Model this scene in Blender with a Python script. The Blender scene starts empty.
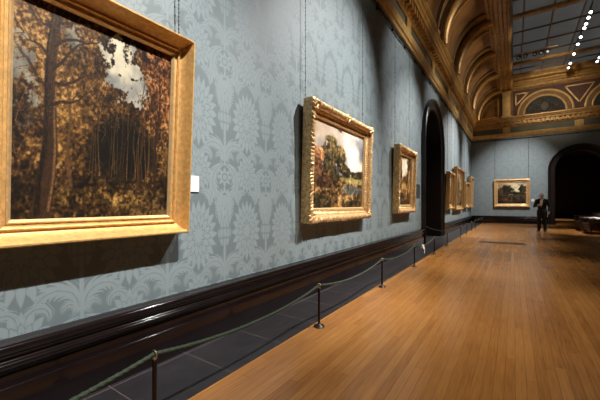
import bpy, bmesh, math, random
import numpy as np
from mathutils import Vector, Matrix, Euler
PI = math.pi
R = math.radians
scn = bpy.context.scene
COL = scn.collection
random.seed(7)

# ------------------------------------------------------------------ helpers
def tag(o, label=None, cat=None, group=None, kind=None):
    if label: o['label'] = label
    if cat: o['category'] = cat
    if group: o['group'] = group
    if kind: o['kind'] = kind
    return o

def empty(name, label, cat, loc=(0, 0, 0), rot=(0, 0, 0), group=None):
    o = bpy.data.objects.new(name, None)
    o.empty_display_size = .1
    COL.objects.link(o)
    o.location = loc
    o.rotation_euler = rot
    return tag(o, label, cat, group)

class MB:
    """collects vertices and faces of one mesh"""
    def __init__(s): s.v = []; s.f = []
    def add(s, vs, fs, M=None):
        n = len(s.v)
        s.v += [tuple(M @ Vector(p)) if M is not None else tuple(p) for p in vs]
        s.f += [tuple(i + n for i in f) for f in fs]
        return s
    def box(s, x0, x1, y0, y1, z0, z1, M=None):
        vs = [(x, y, z) for x in (x0, x1) for y in (y0, y1) for z in (z0, z1)]
        fs = [(0, 1, 3, 2), (4, 6, 7, 5), (0, 4, 5, 1), (2, 3, 7, 6), (0, 2, 6, 4), (1, 5, 7, 3)]
        return s.add(vs, fs, M)
    def rbox(s, x0, x1, y0, y1, z0, z1, r, seg=3, M=None):
        bm = bmesh.new()
        bmesh.ops.create_cube(bm, size=1)
        for v in bm.verts:
            v.co = ((x0 + x1) / 2 + v.co.x * (x1 - x0), (y0 + y1) / 2 + v.co.y * (y1 - y0), (z0 + z1) / 2 + v.co.z * (z1 - z0))
        bmesh.ops.bevel(bm, geom=list(bm.edges), offset=r, segments=seg, profile=.5, affect='EDGES')
        bm.verts.index_update()
        s.add([v.co[:] for v in bm.verts], [[v.index for v in f.verts] for f in bm.faces], M)
        bm.free()
        return s
    def lathe(s, prof, n=16, M=None):
        vs = []; fs = []
        for r, z in prof:
            for k in range(n):
                a = 2 * PI * k / n
                vs.append((r * math.cos(a), r * math.sin(a), z))
        m = len(prof)
        for i in range(m - 1):
            for k in range(n):
                fs.append((i * n + k, i * n + (k + 1) % n, (i + 1) * n + (k + 1) % n, (i + 1) * n + k))
        fs.append(tuple(range(n))[::-1]); fs.append(tuple((m - 1) * n + k for k in range(n)))
        return s.add(vs, fs, M)
    def tube(s, pts, r, n=8, strands=0, pitch=.05, caps=True):
        pts = [Vector(p) for p in pts]
        vs = []; fs = []
        L = 0
        for i, p in enumerate(pts):
            t = (pts[min(i + 1, len(pts) - 1)] - pts[max(i - 1, 0)])
            if t.length < 1e-9: t = Vector((0, 0, 1))
            t.normalize()
            up = Vector((0, 0, 1)) if abs(t.z) < .95 else Vector((1, 0, 0))
            a = t.cross(up).normalized(); b = t.cross(a)
            if i: L += (p - pts[i - 1]).length
            rr = r[i] if isinstance(r, (list, tuple)) else r
            for k in range(n):
                th = 2 * PI * k / n
                q = rr * (1 + (.17 * math.cos(strands * (th - 2 * PI * L / pitch)) if strands else 0))
                vs.append(p + a * math.cos(th) * q + b * math.sin(th) * q)
        for i in range(len(pts) - 1):
            for k in range(n):
                fs.append((i * n + k, i * n + (k + 1) % n, (i + 1) * n + (k + 1) % n, (i + 1) * n + k))
        if caps:
            fs.append(tuple(range(n))[::-1]); fs.append(tuple((len(pts) - 1) * n + k for k in range(n)))
        return s.add(vs, fs)
    def ball(s, c, rx, ry=None, rz=None, nu=12, nv=8, M=None):
        ry = ry or rx; rz = rz or rx
        T = Matrix.Translation(c) @ (M or Matrix()) @ Matrix.Diagonal((rx, ry, rz, 1))
        prof = [(max(1e-4, math.sin(PI * i / nv)), -math.cos(PI * i / nv)) for i in range(nv + 1)]
        return s.lathe(prof, nu, T)
    def prism(s, pts, fn, a0, a1, closed=False, seg=1):
        """profile pts (p,q) carried along a from a0 to a1; fn(p,q,a)->xyz"""
        m = len(pts); vs = []; fs = []
        for j in range(seg + 1):
            a = a0 + (a1 - a0) * j / seg
            vs += [fn(p, q, a) for p, q in pts]
        for j in range(seg):
            for i in range(m if closed else m - 1):
                k = (i + 1) % m
                fs.append((j * m + i, j * m + k, (j + 1) * m + k, (j + 1) * m + i))
        fs.append(tuple(range(m))); fs.append(tuple(seg * m + i for i in range(m))[::-1])
        return s.add(vs, fs)
    def build(s, name, mat, parent=None, smooth=None, fix=True):
        me = bpy.data.meshes.new(name)
        me.from_pydata(s.v, [], s.f)
        if fix:
            bm = bmesh.new(); bm.from_mesh(me)
            bmesh.ops.recalc_face_normals(bm, faces=bm.faces)
            bm.to_mesh(me); bm.free()
        if smooth:
            me.polygons.foreach_set('use_smooth', [True] * len(me.polygons))
            me.set_sharp_from_angle(angle=R(smooth))
        me.materials.append(mat)
        o = bpy.data.objects.new(name, me)
        COL.objects.link(o)
        if parent is not None: o.parent = parent
        return o

def struct(o, label, cat):
    return tag(o, label, cat, kind='structure')

# ------------------------------------------------------------------ materials
def srgb(r, g, b):
    return tuple((c / 255 / 12.92 if c / 255 <= .04045 else ((c / 255 + .055) / 1.055) ** 2.4) for c in (r, g, b))

def mat(name, col, rough=.5, metal=0., spec=.5, var=0., vscale=8., bump=0., bscale=60., coat=0., emit=None, estr=0.):
    m = bpy.data.materials.new(name); m.use_nodes = True
    nt = m.node_tree; b = nt.nodes['Principled BSDF']
    b.inputs['Base Color'].default_value = (*col, 1)
    b.inputs['Roughness'].default_value = rough
    b.inputs['Metallic'].default_value = metal
    b.inputs['Specular IOR Level'].default_value = spec
    b.inputs['Coat Weight'].default_value = coat
    if emit:
        b.inputs['Emission Color'].default_value = (*emit, 1); b.inputs['Emission Strength'].default_value = estr
    tc = nt.nodes.new('ShaderNodeTexCoord')
    if var:
        n = nt.nodes.new('ShaderNodeTexNoise'); n.inputs['Scale'].default_value = vscale; n.inputs['Detail'].default_value = 5
        nt.links.new(tc.outputs['Object'], n.inputs['Vector'])
        r = nt.nodes.new('ShaderNodeValToRGB')
        r.color_ramp.elements[0].position = .3; r.color_ramp.elements[1].position = .72
        r.color_ramp.elements[0].color = (*[c * (1 - var) for c in col], 1)
        r.color_ramp.elements[1].color = (*[min(1, c * (1 + var)) for c in col], 1)
        nt.links.new(n.outputs['Fac'], r.inputs['Fac']); nt.links.new(r.outputs['Color'], b.inputs['Base Color'])
    if bump:
        n2 = nt.nodes.new('ShaderNodeTexNoise'); n2.inputs['Scale'].default_value = bscale; n2.inputs['Detail'].default_value = 3
        nt.links.new(tc.outputs['Object'], n2.inputs['Vector'])
        bp = nt.nodes.new('ShaderNodeBump'); bp.inputs['Strength'].default_value = bump; bp.inputs['Distance'].default_value = .01
        nt.links.new(n2.outputs['Fac'], bp.inputs['Height']); nt.links.new(bp.outputs['Normal'], b.inputs['Normal'])
    return m

class X:
    """a value in a node tree with arithmetic"""
    nt = None
    def __init__(s, sock): s.k = sock
    @staticmethod
    def m(op, *a, clamp=False):
        n = X.nt.nodes.new('ShaderNodeMath'); n.operation = op; n.use_clamp = clamp
        for i, q in enumerate(a):
            if isinstance(q, X): X.nt.links.new(q.k, n.inputs[i])
            else: n.inputs[i].default_value = float(q)
        return X(n.outputs[0])
    def __add__(s, o): return X.m('ADD', s, o)
    __radd__ = __add__
    def __sub__(s, o): return X.m('SUBTRACT', s, o)
    def __rsub__(s, o): return X.m('SUBTRACT', o, s)
    def __mul__(s, o): return X.m('MULTIPLY', s, o)
    __rmul__ = __mul__

class K:
    mn = staticmethod(lambda a, b: X.m('MINIMUM', a, b)); mx = staticmethod(lambda a, b: X.m('MAXIMUM', a, b))
    ab = staticmethod(lambda a: X.m('ABSOLUTE', a)); sin = staticmethod(lambda a: X.m('SINE', a)); cos = staticmethod(lambda a: X.m('COSINE', a))
    sqrt = staticmethod(lambda a: X.m('SQRT', a)); at2 = staticmethod(lambda a, b: X.m('ARCTAN2', a, b))
    mod = staticmethod(lambda a, b: X.m('FLOORED_MODULO', a, b))
    @staticmethod
    def st(lo, hi, x): return X.m('MULTIPLY_ADD', x, 1 / (hi - lo), -lo / (hi - lo), clamp=True)

def damask(y, z):
    P = .66; V = 1.2; SO = .007
    x = K.ab(K.mod(y + P / 2, P) - P / 2)
    v = K.mod(z - .5, V)
    acc = [None]
    def add(m): acc[0] = m if acc[0] is None else K.mx(acc[0], m)
    def wrap(c): return K.mod(v - (c - V / 2), V) - V / 2
    def leaf(cx, cy, r, a0, a1, w, n):
        dx = x - cx; dy = wrap(cy)
        e = K.ab(K.sqrt(dx * dx + dy * dy) - r)
        ph = K.mod(K.at2(dy, dx) - a0, 2 * PI) if a1 > a0 else K.mod(a0 - K.at2(dy, dx), 2 * PI)
        t = ph * (1 / abs(a1 - a0))
        hw = K.sin(K.mn(t, 1.0) * (PI * .93) + .2) * w
        lob = K.cos(t * (2 * PI * n) - e * (15 / w)) * .27 + .73
        m = K.st(-SO, SO, hw * lob - e)
        add(m * K.st(0, .04, 1 - t) * (K.st(.002, .006, e) * .75 + .25))
    def palm(cy, ax, up, n):
        dy = wrap(cy)
        sx = x * (1 / ax); sy = dy * (1 / up)
        q = K.sqrt(sx * sx + sy * sy); th = K.at2(sx, sy)
        def tri(n_, ph): return 1 - K.ab(K.mod(th * (n_ / (2 * PI)) + ph, 1.0) - .5) * 2
        t1 = tri(n, .5)
        m = K.st(-.03, .03, t1 * .26 + .74 - q)
        seams = K.mx(K.st(.04, .12, t1), K.st(.58, .52, q))
        t2 = tri(n * 3 // 4, .5)
        l2 = K.st(.012, .035, K.ab(t2 * .20 + .47 - q))
        t3 = tri(n // 2, .5)
        l3 = K.st(.015, .04, K.ab(t3 * .16 + .20 - q))
        s2 = K.mx(K.st(.05, .15, t2), K.mx(K.st(.28, .22, q), K.st(.5, .55, q)))
        add(m * seams * (l2 * .9 + .1) * l3 * s2)
    palm(.50, .225, .34, 20)
    palm(1.13, .16, .21, 16)
    dx = .33 - x
    h = v - .50
    body = K.st(-SO, SO, K.cos(h * 17) * .03 + .058 - dx) * K.st(.135, .125, K.ab(h))
    add(body * (K.mn(K.st(-.9, -.6, K.cos(h * 62)), K.st(-.9, -.4, K.cos(dx * 150))) * .7 + .3))
    add(K.st(.018, .010, dx) * K.st(.38, .37, v))
    leaf(.185, .10, .125, -.35, 3.0, .075, 6)
    leaf(.255, .075, .040, PI * 1.1, -PI * .55, .034, 3)
    leaf(.085, .075, .060, -PI * .2, PI * 1.2, .042, 3)
    leaf(.085, .68, .20, -.45, 1.0, .085, 6)
    leaf(.225, .86, .055, -PI * .75, PI * .9, .045, 3)
    leaf(.36, 1.03, .19, PI * .58, PI * 1.5, .075, 6)
    leaf(.06, .84, .085, -.7, 2.2, .06, 4)
    def rosette(cy, ax, up, n, k, c):
        sx = dx * (1 / ax); sy = wrap(cy) * (1 / up)
        q = K.sqrt(sx * sx + sy * sy)
        add(K.st(-.06, .06, K.cos(K.at2(sx, sy) * n) * k + .8 - q) * K.st(.04, .1, K.ab(q - c)))
    rosette(.83, .085, .17, 9, .16, .45)
    rosette(1.08, .10, .10, 8, .2, .35)
    return acc[0]

def wallpaper(name, axis, con=.92):
    m = bpy.data.materials.new(name); m.use_nodes = True
    nt = m.node_tree; X.nt = nt; b = nt.nodes['Principled BSDF']
    tc = nt.nodes.new('ShaderNodeTexCoord'); sp = nt.nodes.new('ShaderNodeSeparateXYZ')
    nz = nt.nodes.new('ShaderNodeTexNoise'); nz.inputs['Scale'].default_value = 14; nz.inputs['Detail'].default_value = 2
    nt.links.new(tc.outputs['Object'], nz.inputs['Vector'])
    nt.links.new(tc.outputs['Object'], sp.inputs[0])
    w = (X(nz.outputs['Fac']) - .5) * .016
    o = damask(X(sp.outputs[axis]) + w, X(sp.outputs['Z']) + w)
    wv = nt.nodes.new('ShaderNodeTexNoise'); wv.inputs['Scale'].default_value = 1.0; wv.inputs['Detail'].default_value = 4
    mp = nt.nodes.new('ShaderNodeMapping'); mp.inputs['Scale'].default_value = (90, 90, 6)
    nt.links.new(tc.outputs['Object'], mp.inputs[0]); nt.links.new(mp.outputs[0], wv.inputs['Vector'])
    mx = nt.nodes.new('ShaderNodeMix'); mx.data_type = 'RGBA'
    nt.links.new(K.mn(o * con + (.92 - con) * .6 + (X(wv.outputs['Fac']) - .5) * .5, 1.0).k, mx.inputs['Factor'])
    mx.inputs['A'].default_value = (*WALL_A, 1)
    mx.inputs['B'].default_value = (*WALL_B, 1)
    nt.links.new(mx.outputs['Result'], b.inputs['Base Color'])
    nt.links.new((.52 + o * .06).k, b.inputs['Roughness'])
    nt.links.new((1.0 - o * .25).k, b.inputs['Specular IOR Level'])
    return m
WALL_A = (.124, .162, .174)
WALL_B = (.218, .270, .286)

def wood_floor():
    m = bpy.data.materials.new('oak_boards'); m.use_nodes = True
    nt = m.node_tree; X.nt = nt; b = nt.nodes['Principled BSDF']
    tc = nt.nodes.new('ShaderNodeTexCoord'); sp = nt.nodes.new('ShaderNodeSeparateXYZ')
    nt.links.new(tc.outputs['Object'], sp.inputs[0])
    x = X(sp.outputs['X']); y = X(sp.outputs['Y'])
    W = .066
    i = X.m('FLOOR', x * (1 / W))
    def wn(v, w=None):
        n = nt.nodes.new('ShaderNodeTexWhiteNoise'); n.noise_dimensions = '2D'
        c = nt.nodes.new('ShaderNodeCombineXYZ'); nt.links.new(v.k, c.inputs[0])
        if w is not None: nt.links.new(w.k, c.inputs[1])
        nt.links.new(c.outputs[0], n.inputs['Vector'])
        return X(n.outputs['Value'])
    yo = y + wn(i) * 3.0
    L = 2.1
    j = X.m('FLOOR', yo * (1 / L))
    rnd = wn(i, j)
    fx = K.mod(x, W); fy = K.mod(yo, L)
    gap = K.mn(K.mn(K.st(.0, .003, fx), K.st(W, W - .003, fx)), K.mn(K.st(0, .004, fy), K.st(L, L - .004, fy)))
    g = nt.nodes.new('ShaderNodeTexNoise'); g.inputs['Scale'].default_value = 1; g.inputs['Detail'].default_value = 6
    mp = nt.nodes.new('ShaderNodeMapping'); mp.inputs['Scale'].default_value = (70, 3.5, 1)
    nt.links.new(tc.outputs['Object'], mp.inputs[0]); nt.links.new(mp.outputs[0], g.inputs['Vector'])
    big = nt.nodes.new('ShaderNodeTexNoise'); big.inputs['Scale'].default_value = .8; big.inputs['Detail'].default_value = 3
    nt.links.new(tc.outputs['Object'], big.inputs['Vector'])
    r = nt.nodes.new('ShaderNodeValToRGB')
    e = r.color_ramp.elements
    e[0].position = .25; e[0].color = (.19, .068, .014, 1)
    e[1].position = .92; e[1].color = (.55, .265, .080, 1)
    k = e.new(.55); k.color = (.37, .160, .040, 1)
    f = rnd * .19 + .025 + X(g.outputs['Fac']) * .5 + X(big.outputs['Fac']) * 0.40 + .01
    nt.links.new(f.k, r.inputs['Fac'])
    mx = nt.nodes.new('ShaderNodeMix'); mx.data_type = 'RGBA'
    mx.inputs['A'].default_value = (.05, .02, .006, 1)
    nt.links.new(r.outputs['Color'], mx.inputs['B']); nt.links.new((gap * .6 + .4).k, mx.inputs['Factor'])
    nt.links.new(mx.outputs['Result'], b.inputs['Base Color'])
    nt.links.new((X(big.outputs['Fac']) * .10 + X(g.outputs['Fac']) * .08 + .15).k, b.inputs['Roughness'])
    b.inputs['Specular IOR Level'].default_value = .5
    bp = nt.nodes.new('ShaderNodeBump'); bp.inputs['Strength'].default_value = .12; bp.inputs['Distance'].default_value = .003
    nt.links.new((gap + rnd * .3).k, bp.inputs['Height']); nt.links.new(bp.outputs['Normal'], b.inputs['Normal'])
    return m

def slate():
    m = bpy.data.materials.new('slate_slabs'); m.use_nodes = True
    nt = m.node_tree; X.nt = nt; b = nt.nodes['Principled BSDF']
    tc = nt.nodes.new('ShaderNodeTexCoord'); sp = nt.nodes.new('ShaderNodeSeparateXYZ')
    nt.links.new(tc.outputs['Object'], sp.inputs[0])
    fy = K.mod(X(sp.outputs['Y']) + .12, .62); fx = K.ab(X(sp.outputs['X']) - .135)
    j = K.mn(K.mn(K.st(.003, .006, fy), K.st(.62, .616, fy)), K.st(.003, .006, fx))
    n = nt.nodes.new('ShaderNodeTexNoise'); n.inputs['Scale'].default_value = 6; n.inputs['Detail'].default_value = 6
    nt.links.new(tc.outputs['Object'], n.inputs['Vector'])
    r = nt.nodes.new('ShaderNodeValToRGB')
    r.color_ramp.elements[0].color = (.010, .009, .011, 1); r.color_ramp.elements[1].color = (.028, .025, .029, 1)
    nt.links.new(n.outputs['Fac'], r.inputs['Fac'])
    mx = nt.nodes.new('ShaderNodeMix'); mx.data_type = 'RGBA'
    mx.inputs['A'].default_value = (.11, .09, .085, 1)
    nt.links.new(r.outputs['Color'], mx.inputs['B']); nt.links.new(j.k, mx.inputs['Factor'])
    nt.links.new(mx.outputs['Result'], b.inputs['Base Color'])
    b.inputs['Roughness'].default_value = .42
    return m

def stripes_mat(name, c1, c2, axis, per, duty=.5, rough=.6):
    m = bpy.data.materials.new(name); m.use_nodes = True
    nt = m.node_tree; X.nt = nt; b = nt.nodes['Principled BSDF']
    tc = nt.nodes.new('ShaderNodeTexCoord'); sp = nt.nodes.new('ShaderNodeSeparateXYZ')
    nt.links.new(tc.outputs['Object'], sp.inputs[0])
    f = K.mod(X(sp.outputs[axis]), per)
    mx = nt.nodes.new('ShaderNodeMix'); mx.data_type = 'RGBA'
    mx.inputs['A'].default_value = (*c1, 1); mx.inputs['B'].default_value = (*c2, 1)
    nt.links.new(K.st(per * duty - .001, per * duty + .001, f).k, mx.inputs['Factor'])
    nt.links.new(mx.outputs['Result'], b.inputs['Base Color']); b.inputs['Roughness'].default_value = rough
    return m

def canvas_mat():
    m = bpy.data.materials.new('oil_paint'); m.use_nodes = True
    nt = m.node_tree; b = nt.nodes['Principled BSDF']
    a = nt.nodes.new('ShaderNodeAttribute'); a.attribute_name = 'paint'
    nt.links.new(a.outputs['Color'], b.inputs['Base Color'])
    b.inputs['Roughness'].default_value = .5
    b.inputs['Specular IOR Level'].default_value = .3
    n = nt.nodes.new('ShaderNodeTexNoise'); n.inputs['Scale'].default_value = 150
    tc = nt.nodes.new('ShaderNodeTexCoord'); nt.links.new(tc.outputs['Object'], n.inputs['Vector'])
    bp = nt.nodes.new('ShaderNodeBump'); bp.inputs['Strength'].default_value = .15; bp.inputs['Distance'].default_value = .002
    nt.links.new(n.outputs['Fac'], bp.inputs['Height']); nt.links.new(bp.outputs['Normal'], b.inputs['Normal'])
    return m

M = dict(
    wall_l=wallpaper('teal_damask_side', 'Y'), wall_f=wallpaper('teal_damask_end', 'X', .55),
    wood=wood_floor(), slate=slate(),
    dado=mat('brown_black_gloss_paint', (.0075, .0045, .0048), rough=.11, spec=.5, var=.25, vscale=3),
    dark=mat('dark_jamb_paint', (.016, .011, .010), rough=.35, var=.2, vscale=2),
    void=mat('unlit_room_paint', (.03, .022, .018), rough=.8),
    gold=mat('gilt', (.76, .46, .165), rough=.40, metal=.45, var=.2, vscale=30, bump=.25, bscale=120),
    gold_light=mat('pale_gilt', (.80, .56, .28), rough=.36, metal=.55, var=.15, vscale=40),
    gold_rose=mat('carved_gilt', (.80, .47, .22), rough=.34, metal=.4, var=.45, vscale=28, bump=.25, bscale=90),
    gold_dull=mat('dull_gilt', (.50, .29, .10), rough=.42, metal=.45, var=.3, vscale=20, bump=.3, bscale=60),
    cornice=mat('cornice_gilt', (.44, .25, .075), rough=.40, metal=.2, var=.3, vscale=5),
    cornice_hi=mat('cornice_bright_gilt', (.66, .42, .15), rough=.36, metal=.25, var=.2, vscale=6),
    cove=mat('brown_cove_paint', (.235, .115, .034), rough=.6, var=.3, vscale=2.5),
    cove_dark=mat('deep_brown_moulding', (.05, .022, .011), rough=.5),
    red=mat('oxblood_panel', (.085, .026, .014), rough=.6, var=.3, vscale=4),
    frieze=mat('grey_green_frieze', (.13, .135, .105), rough=.6, var=.2, vscale=3),
    glass=mat('faint_glow_ceiling_glass', (.16, .19, .20), rough=.45, spec=.3, var=.3, vscale=.5, emit=(.82, .93, 1.), estr=.036),  # faint glow added to lift the tone of the panes
    bar=mat('brown_glazing_bar', (.17, .105, .05), rough=.5),
    rail=mat('dark_iron', (.012, .012, .013), rough=.5, metal=.4),
    chain=mat('dark_chain', (.03, .032, .034), rough=.5, metal=.5),
    post=mat('dark_bronze_post', (.014, .008, .007), rough=.35, metal=.4, var=.2),
    ring=mat('worn_brass', (.55, .42, .28), rough=.3, metal=.9),
    rope=mat('green_cord', (.026, .044, .024), rough=.75, var=.4, vscale=90, bump=.4, bscale=300),
    card=mat('white_card', (.78, .77, .74), rough=.6),
    ink=mat('grey_print', (.25, .25, .25), rough=.7),
    panel=mat('grey_panel', (.05, .055, .055), rough=.4),
    canvas=canvas_mat(),
    backing=mat('bare_stretcher', (.10, .06, .03), rough=.8),
    leather=mat('oxblood_leather', (.03, .011, .008), rough=.24, var=.35, vscale=9, bump=.25, bscale=25),
    ebony=mat('dark_turned_wood', (.018, .010, .007), rough=.35),
    vent=stripes_mat('slotted_iron', (.006, .006, .006), (.035, .028, .022), 'X', .03, .55, .45),
    suit=mat('black_suit_wool', (.0045, .005, .006), rough=.9, bump=.2, bscale=200),
    trousers=mat('black_trouser_wool', (.005, .0055, .007), rough=.85),
    shirt=mat('white_shirt', (.70, .70, .72), rough=.7),
    skin=mat('skin', (.50, .27, .19), rough=.5),
    hair=mat('grey_hair', (.13, .12, .115), rough=.7),
    shoe=mat('black_shoe', (.006, .006, .006), rough=.3),
    lamp=mat('lamp_housing', (.05, .05, .05), rough=.4, metal=.3),
    lens=mat('lit_lens', (1, 1, 1), emit=(1, .97, .9), estr=7),
    tympanum=mat('grisaille_ground', (.040, .036, .032), rough=.7, var=.6, vscale=5),
    grisaille=mat('grisaille_relief', (.13, .105, .08), rough=.7, var=.5, vscale=12),
)

# ------------------------------------------------------------------ room dimensions
XR = 11.6           # right wall
YN, YF = -3.0, 25.3 # near and far end
ZW = 5.72           # top of the papered wall
ARCH_L = (12.5, 1.36, 3.38)    # left doorway: centre, opening radius, springing height
ARCH_F = (5.8, 1.18, 3.39)

def arch_wall(name, fn, a0, a1, z1, arch, mt, thick):
    c, r, zs = arch
    mb = MB()
    def quad(p): mb.add([fn(a, z) for a, z in p], [(0, 1, 2, 3)])
    quad([(a0, 0), (c - r, 0), (c - r, z1), (a0, z1)])
    quad([(c + r, 0), (a1, 0), (a1, z1), (c + r, z1)])
    quad([(c - r, zs), (c - r, zs), (c - r, z1), (c - r, z1)]) if False else None
    n = 40
    for i in range(n):
        t0 = PI - PI * i / n; t1 = PI - PI * (i + 1) / n
        p0 = (c + r * math.cos(t0), zs + r * math.sin(t0)); p1 = (c + r * math.cos(t1), zs + r * math.sin(t1))
        quad([p0, p1, (p1[0], z1), (p0[0], z1)])
    o = mb.build(name, mt, fix=False)
    bm = bmesh.new(); bm.from_mesh(o.data); bmesh.ops.remove_doubles(bm, verts=bm.verts, dist=1e-4); bm.to_mesh(o.data); bm.free()
    s = o.modifiers.new('thickness', 'SOLIDIFY'); s.thickness = thick; s.offset = -1
    return o

wl = arch_wall('wall_left', lambda a, z: (0, a, z), YN, YF, 7.02, ARCH_L, M['wall_l'], .55)
struct(wl, 'long wall of grey teal damask paper pierced by a round arched doorway', 'wall')
wf = arch_wall('wall_far', lambda a, z: (a, YF, z), 0, XR, 9.9, ARCH_F, M['wall_f'], .55)
struct(wf, 'end wall of grey teal damask paper with a wide dark archway', 'wall')
o = MB().box(XR, XR + .3, YN, YF + .55, 0, 9.9).build('wall_right', M['wall_l'])
struct(o, 'long papered wall opposite the pictures', 'wall')
o = MB().box(-.55, XR + .3, YN - .3, YN, 0, 9.9).build('wall_near', M['wall_f'])
struct(o, 'papered end wall behind the viewer', 'wall')
o = MB().box(.70, XR, YN, YF + 12.0, -.1, 0).build('floor', M['wood'])
struct(o, 'polished oak board floor running the length of the gallery', 'floor')
o = MB().box(-3.6, .70, YN, YF + .6, -.1, .002).build('trim_1', M['slate'])
struct(o, 'dark slate slab border between the wood floor and the picture wall', 'floor')

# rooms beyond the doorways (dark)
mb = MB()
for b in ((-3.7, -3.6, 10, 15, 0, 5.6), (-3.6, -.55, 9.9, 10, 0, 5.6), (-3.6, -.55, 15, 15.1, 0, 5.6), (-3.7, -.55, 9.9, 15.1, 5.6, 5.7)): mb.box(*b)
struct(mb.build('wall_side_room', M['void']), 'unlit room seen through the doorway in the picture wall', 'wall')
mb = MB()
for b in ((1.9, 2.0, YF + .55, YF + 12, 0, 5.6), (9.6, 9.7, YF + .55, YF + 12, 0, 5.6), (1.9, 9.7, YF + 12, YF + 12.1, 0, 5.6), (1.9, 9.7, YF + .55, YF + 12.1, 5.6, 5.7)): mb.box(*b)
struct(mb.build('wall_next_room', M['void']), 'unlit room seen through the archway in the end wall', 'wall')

# arched doorways
def door(name, fn, arch, wid, depth, label):
    c, r, zs = arch
    root = empty(name, label, 'doorway'); root['kind'] = 'structure'
    path = [(c - r, 0, -1, 0), (c - r, zs * .5, -1, 0)]
    n = 36
    for i in range(n + 1):
        t = PI - PI * i / n
        path.append((c + r * math.cos(t), zs + r * math.sin(t), math.cos(t), math.sin(t)))
    path += [(c + r, zs * .5, 1, 0), (c + r, 0, 1, 0)]
    prof = [(0, 0), (0, .05), (.03, .075), (.06, .075), (.075, .05), (.17, .055), (.185, .075), (.21, .075), (.225, .06), (.27, .085), (.30, .13), (.335, .14), (wid, .12), (wid, 0)]
    mb = MB(); vs = []; fs = []
    for a, z, na, nz in path:
        for u, d in prof: vs.append(fn(a + na * u, z + nz * u, d))
    m = len(prof)
    for i in range(len(path) - 1):
        for k in range(m - 1): fs.append((i * m + k, i * m + k + 1, (i + 1) * m + k + 1, (i + 1) * m + k))
    mb.add(vs, fs).build('architrave', M['dark'], root, smooth=35)
    mb = MB(); vs = []; fs = []                     # lining of the opening
    prof2 = [(.0, .05), (-.012, .04), (-.012, -.56), (0, -.57)]
    for a, z, na, nz in path:
        for u, d in prof2: vs.append(fn(a + na * u, z + nz * u, d))
    m = len(prof2)
    for i in range(len(path) - 1):
        for k in range(m - 1): fs.append((i * m + k, i * m + k + 1, (i + 1) * m + k + 1, (i + 1) * m + k))
    mb.add(vs, fs).build('jamb_lining', M['dark'], root, smooth=35)
    return root
door('door_1', lambda a, z, d: (d, a, z), ARCH_L, .36, .5, 'tall dark round arched doorway in the picture wall')
door('door_2', lambda a, z, d: (a, YF - d, z), ARCH_F, .36, .5, 'wide dark archway in the end wall')

# dado with skirting
def arc(cx, cz, r, a0, a1, n=10): return [(cx + r * math.cos(R(a0 + (a1 - a0) * k / n)), cz + r * math.sin(R(a0 + (a1 - a0) * k / n))) for k in range(n + 1)]
DADO = ([(0, .515), (.045, .515), (.05, .512)] + arc(.083, .475, .036, 100, -75, 14) + arc(.115, .425, .027, 165, 240, 5) + [(.085, .402)] +
        arc(.090, .380, .024, 80, -80, 10) + [(.072, .352), (.07, .325), (.078, .32), (.078, .265)] + arc(.092, .248, .009, 150, 0, 5) + [(.10, 0), (0, 0)])
DADO = [(p, q * .972) for p, q in DADO]
cl, rl, _ = ARCH_L; cf, rf, _ = ARCH_F
mb = MB()
mb.prism(DADO, lambda p, q, a: (p, a, q), YN, cl - rl - .36)
mb.prism(DADO, lambda p, q, a: (p, a, q), cl + rl + .36, YF)
struct(mb.build('baseboard_left', M['dado'], smooth=42), 'glossy brown black dado and skirting along the picture wall', 'skirting')
mb = MB()
mb.prism(DADO, lambda p, q, a: (a, YF - p, q), 0, cf - rf - .36)
mb.prism(DADO, lambda p, q, a: (a, YF - p, q), cf + rf + .36, XR)
struct(mb.build('baseboard_far', M['dado'], smooth=42), 'brown black dado and skirting along the end wall', 'skirting')

# ------------------------------------------------------------------ cornice
COR_LOW = [(0, 5.74), (.05, 5.74), (.07, 5.80), (.11, 5.83), (.12, 5.90), (.14, 5.94), (.14, 6.00), (.07, 6.02), (0, 6.02)]
COR_UP = [(0, 6.38), (.08, 6.38), (.10, 6.42), (.13, 6.45), (.14, 6.49), (.14, 6.69), (.30, 6.70), (.31, 6.80), (.34, 6.83), (.36, 6.92), (.40, 6.95), (.40, 7.01), (.34, 7.03), (0, 7.03)]
FRZ = [(0, 6.02), (.05, 6.02), (.05, 6.38), (0, 6.38)]
RIBS = [24.95 - 3.2 * k for k in range(9)]
PIL_F = [2.08, 5.75, 9.42]
def cornice(n, fn, a0, a1, pil, side):
    c = MB().prism(COR_UP, fn, a0, a1)
    a = a0 + .1
    while a < a1 - .1:                               # dentil course
        c.add([fn(p, q, b) for b in (a, a + .13) for p, q in ((.13, 6.50), (.27, 6.50), (.27, 6.69), (.13, 6.69))],
              [(0, 1, 2, 3), (7, 6, 5, 4), (0, 4, 5, 1), (1, 5, 6, 2), (2, 6, 7, 3), (3, 7, 4, 0)])
        a += .24
    root = c.build('trim_%d' % n, M['cornice'], smooth=30)
    struct(root, 'gilded dentil cornice above the ' + side, 'cornice')
    MB().prism(COR_LOW, fn, a0, a1).build('lower_moulding', M['cornice_hi'], root, smooth=30)
    MB().prism(FRZ, fn, a0, a1).build('frieze', M['frieze'], root)
    for p in pil:
        if not a0 < p < a1: continue
        MB().prism([(.05, 6.02), (.11, 6.02), (.11, 6.38), (.05, 6.38)], fn, p - .2, p + .2).build('frieze_block', M['cornice_hi'], root)
    return root
cor_l = cornice(2, lambda p, q, a: (p, a, q), YN, YF, RIBS, 'picture wall')
cor_f = cornice(3, lambda p, q, a: (a, YF - p, q), 0, XR, PIL_F, 'end wall')

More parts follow.
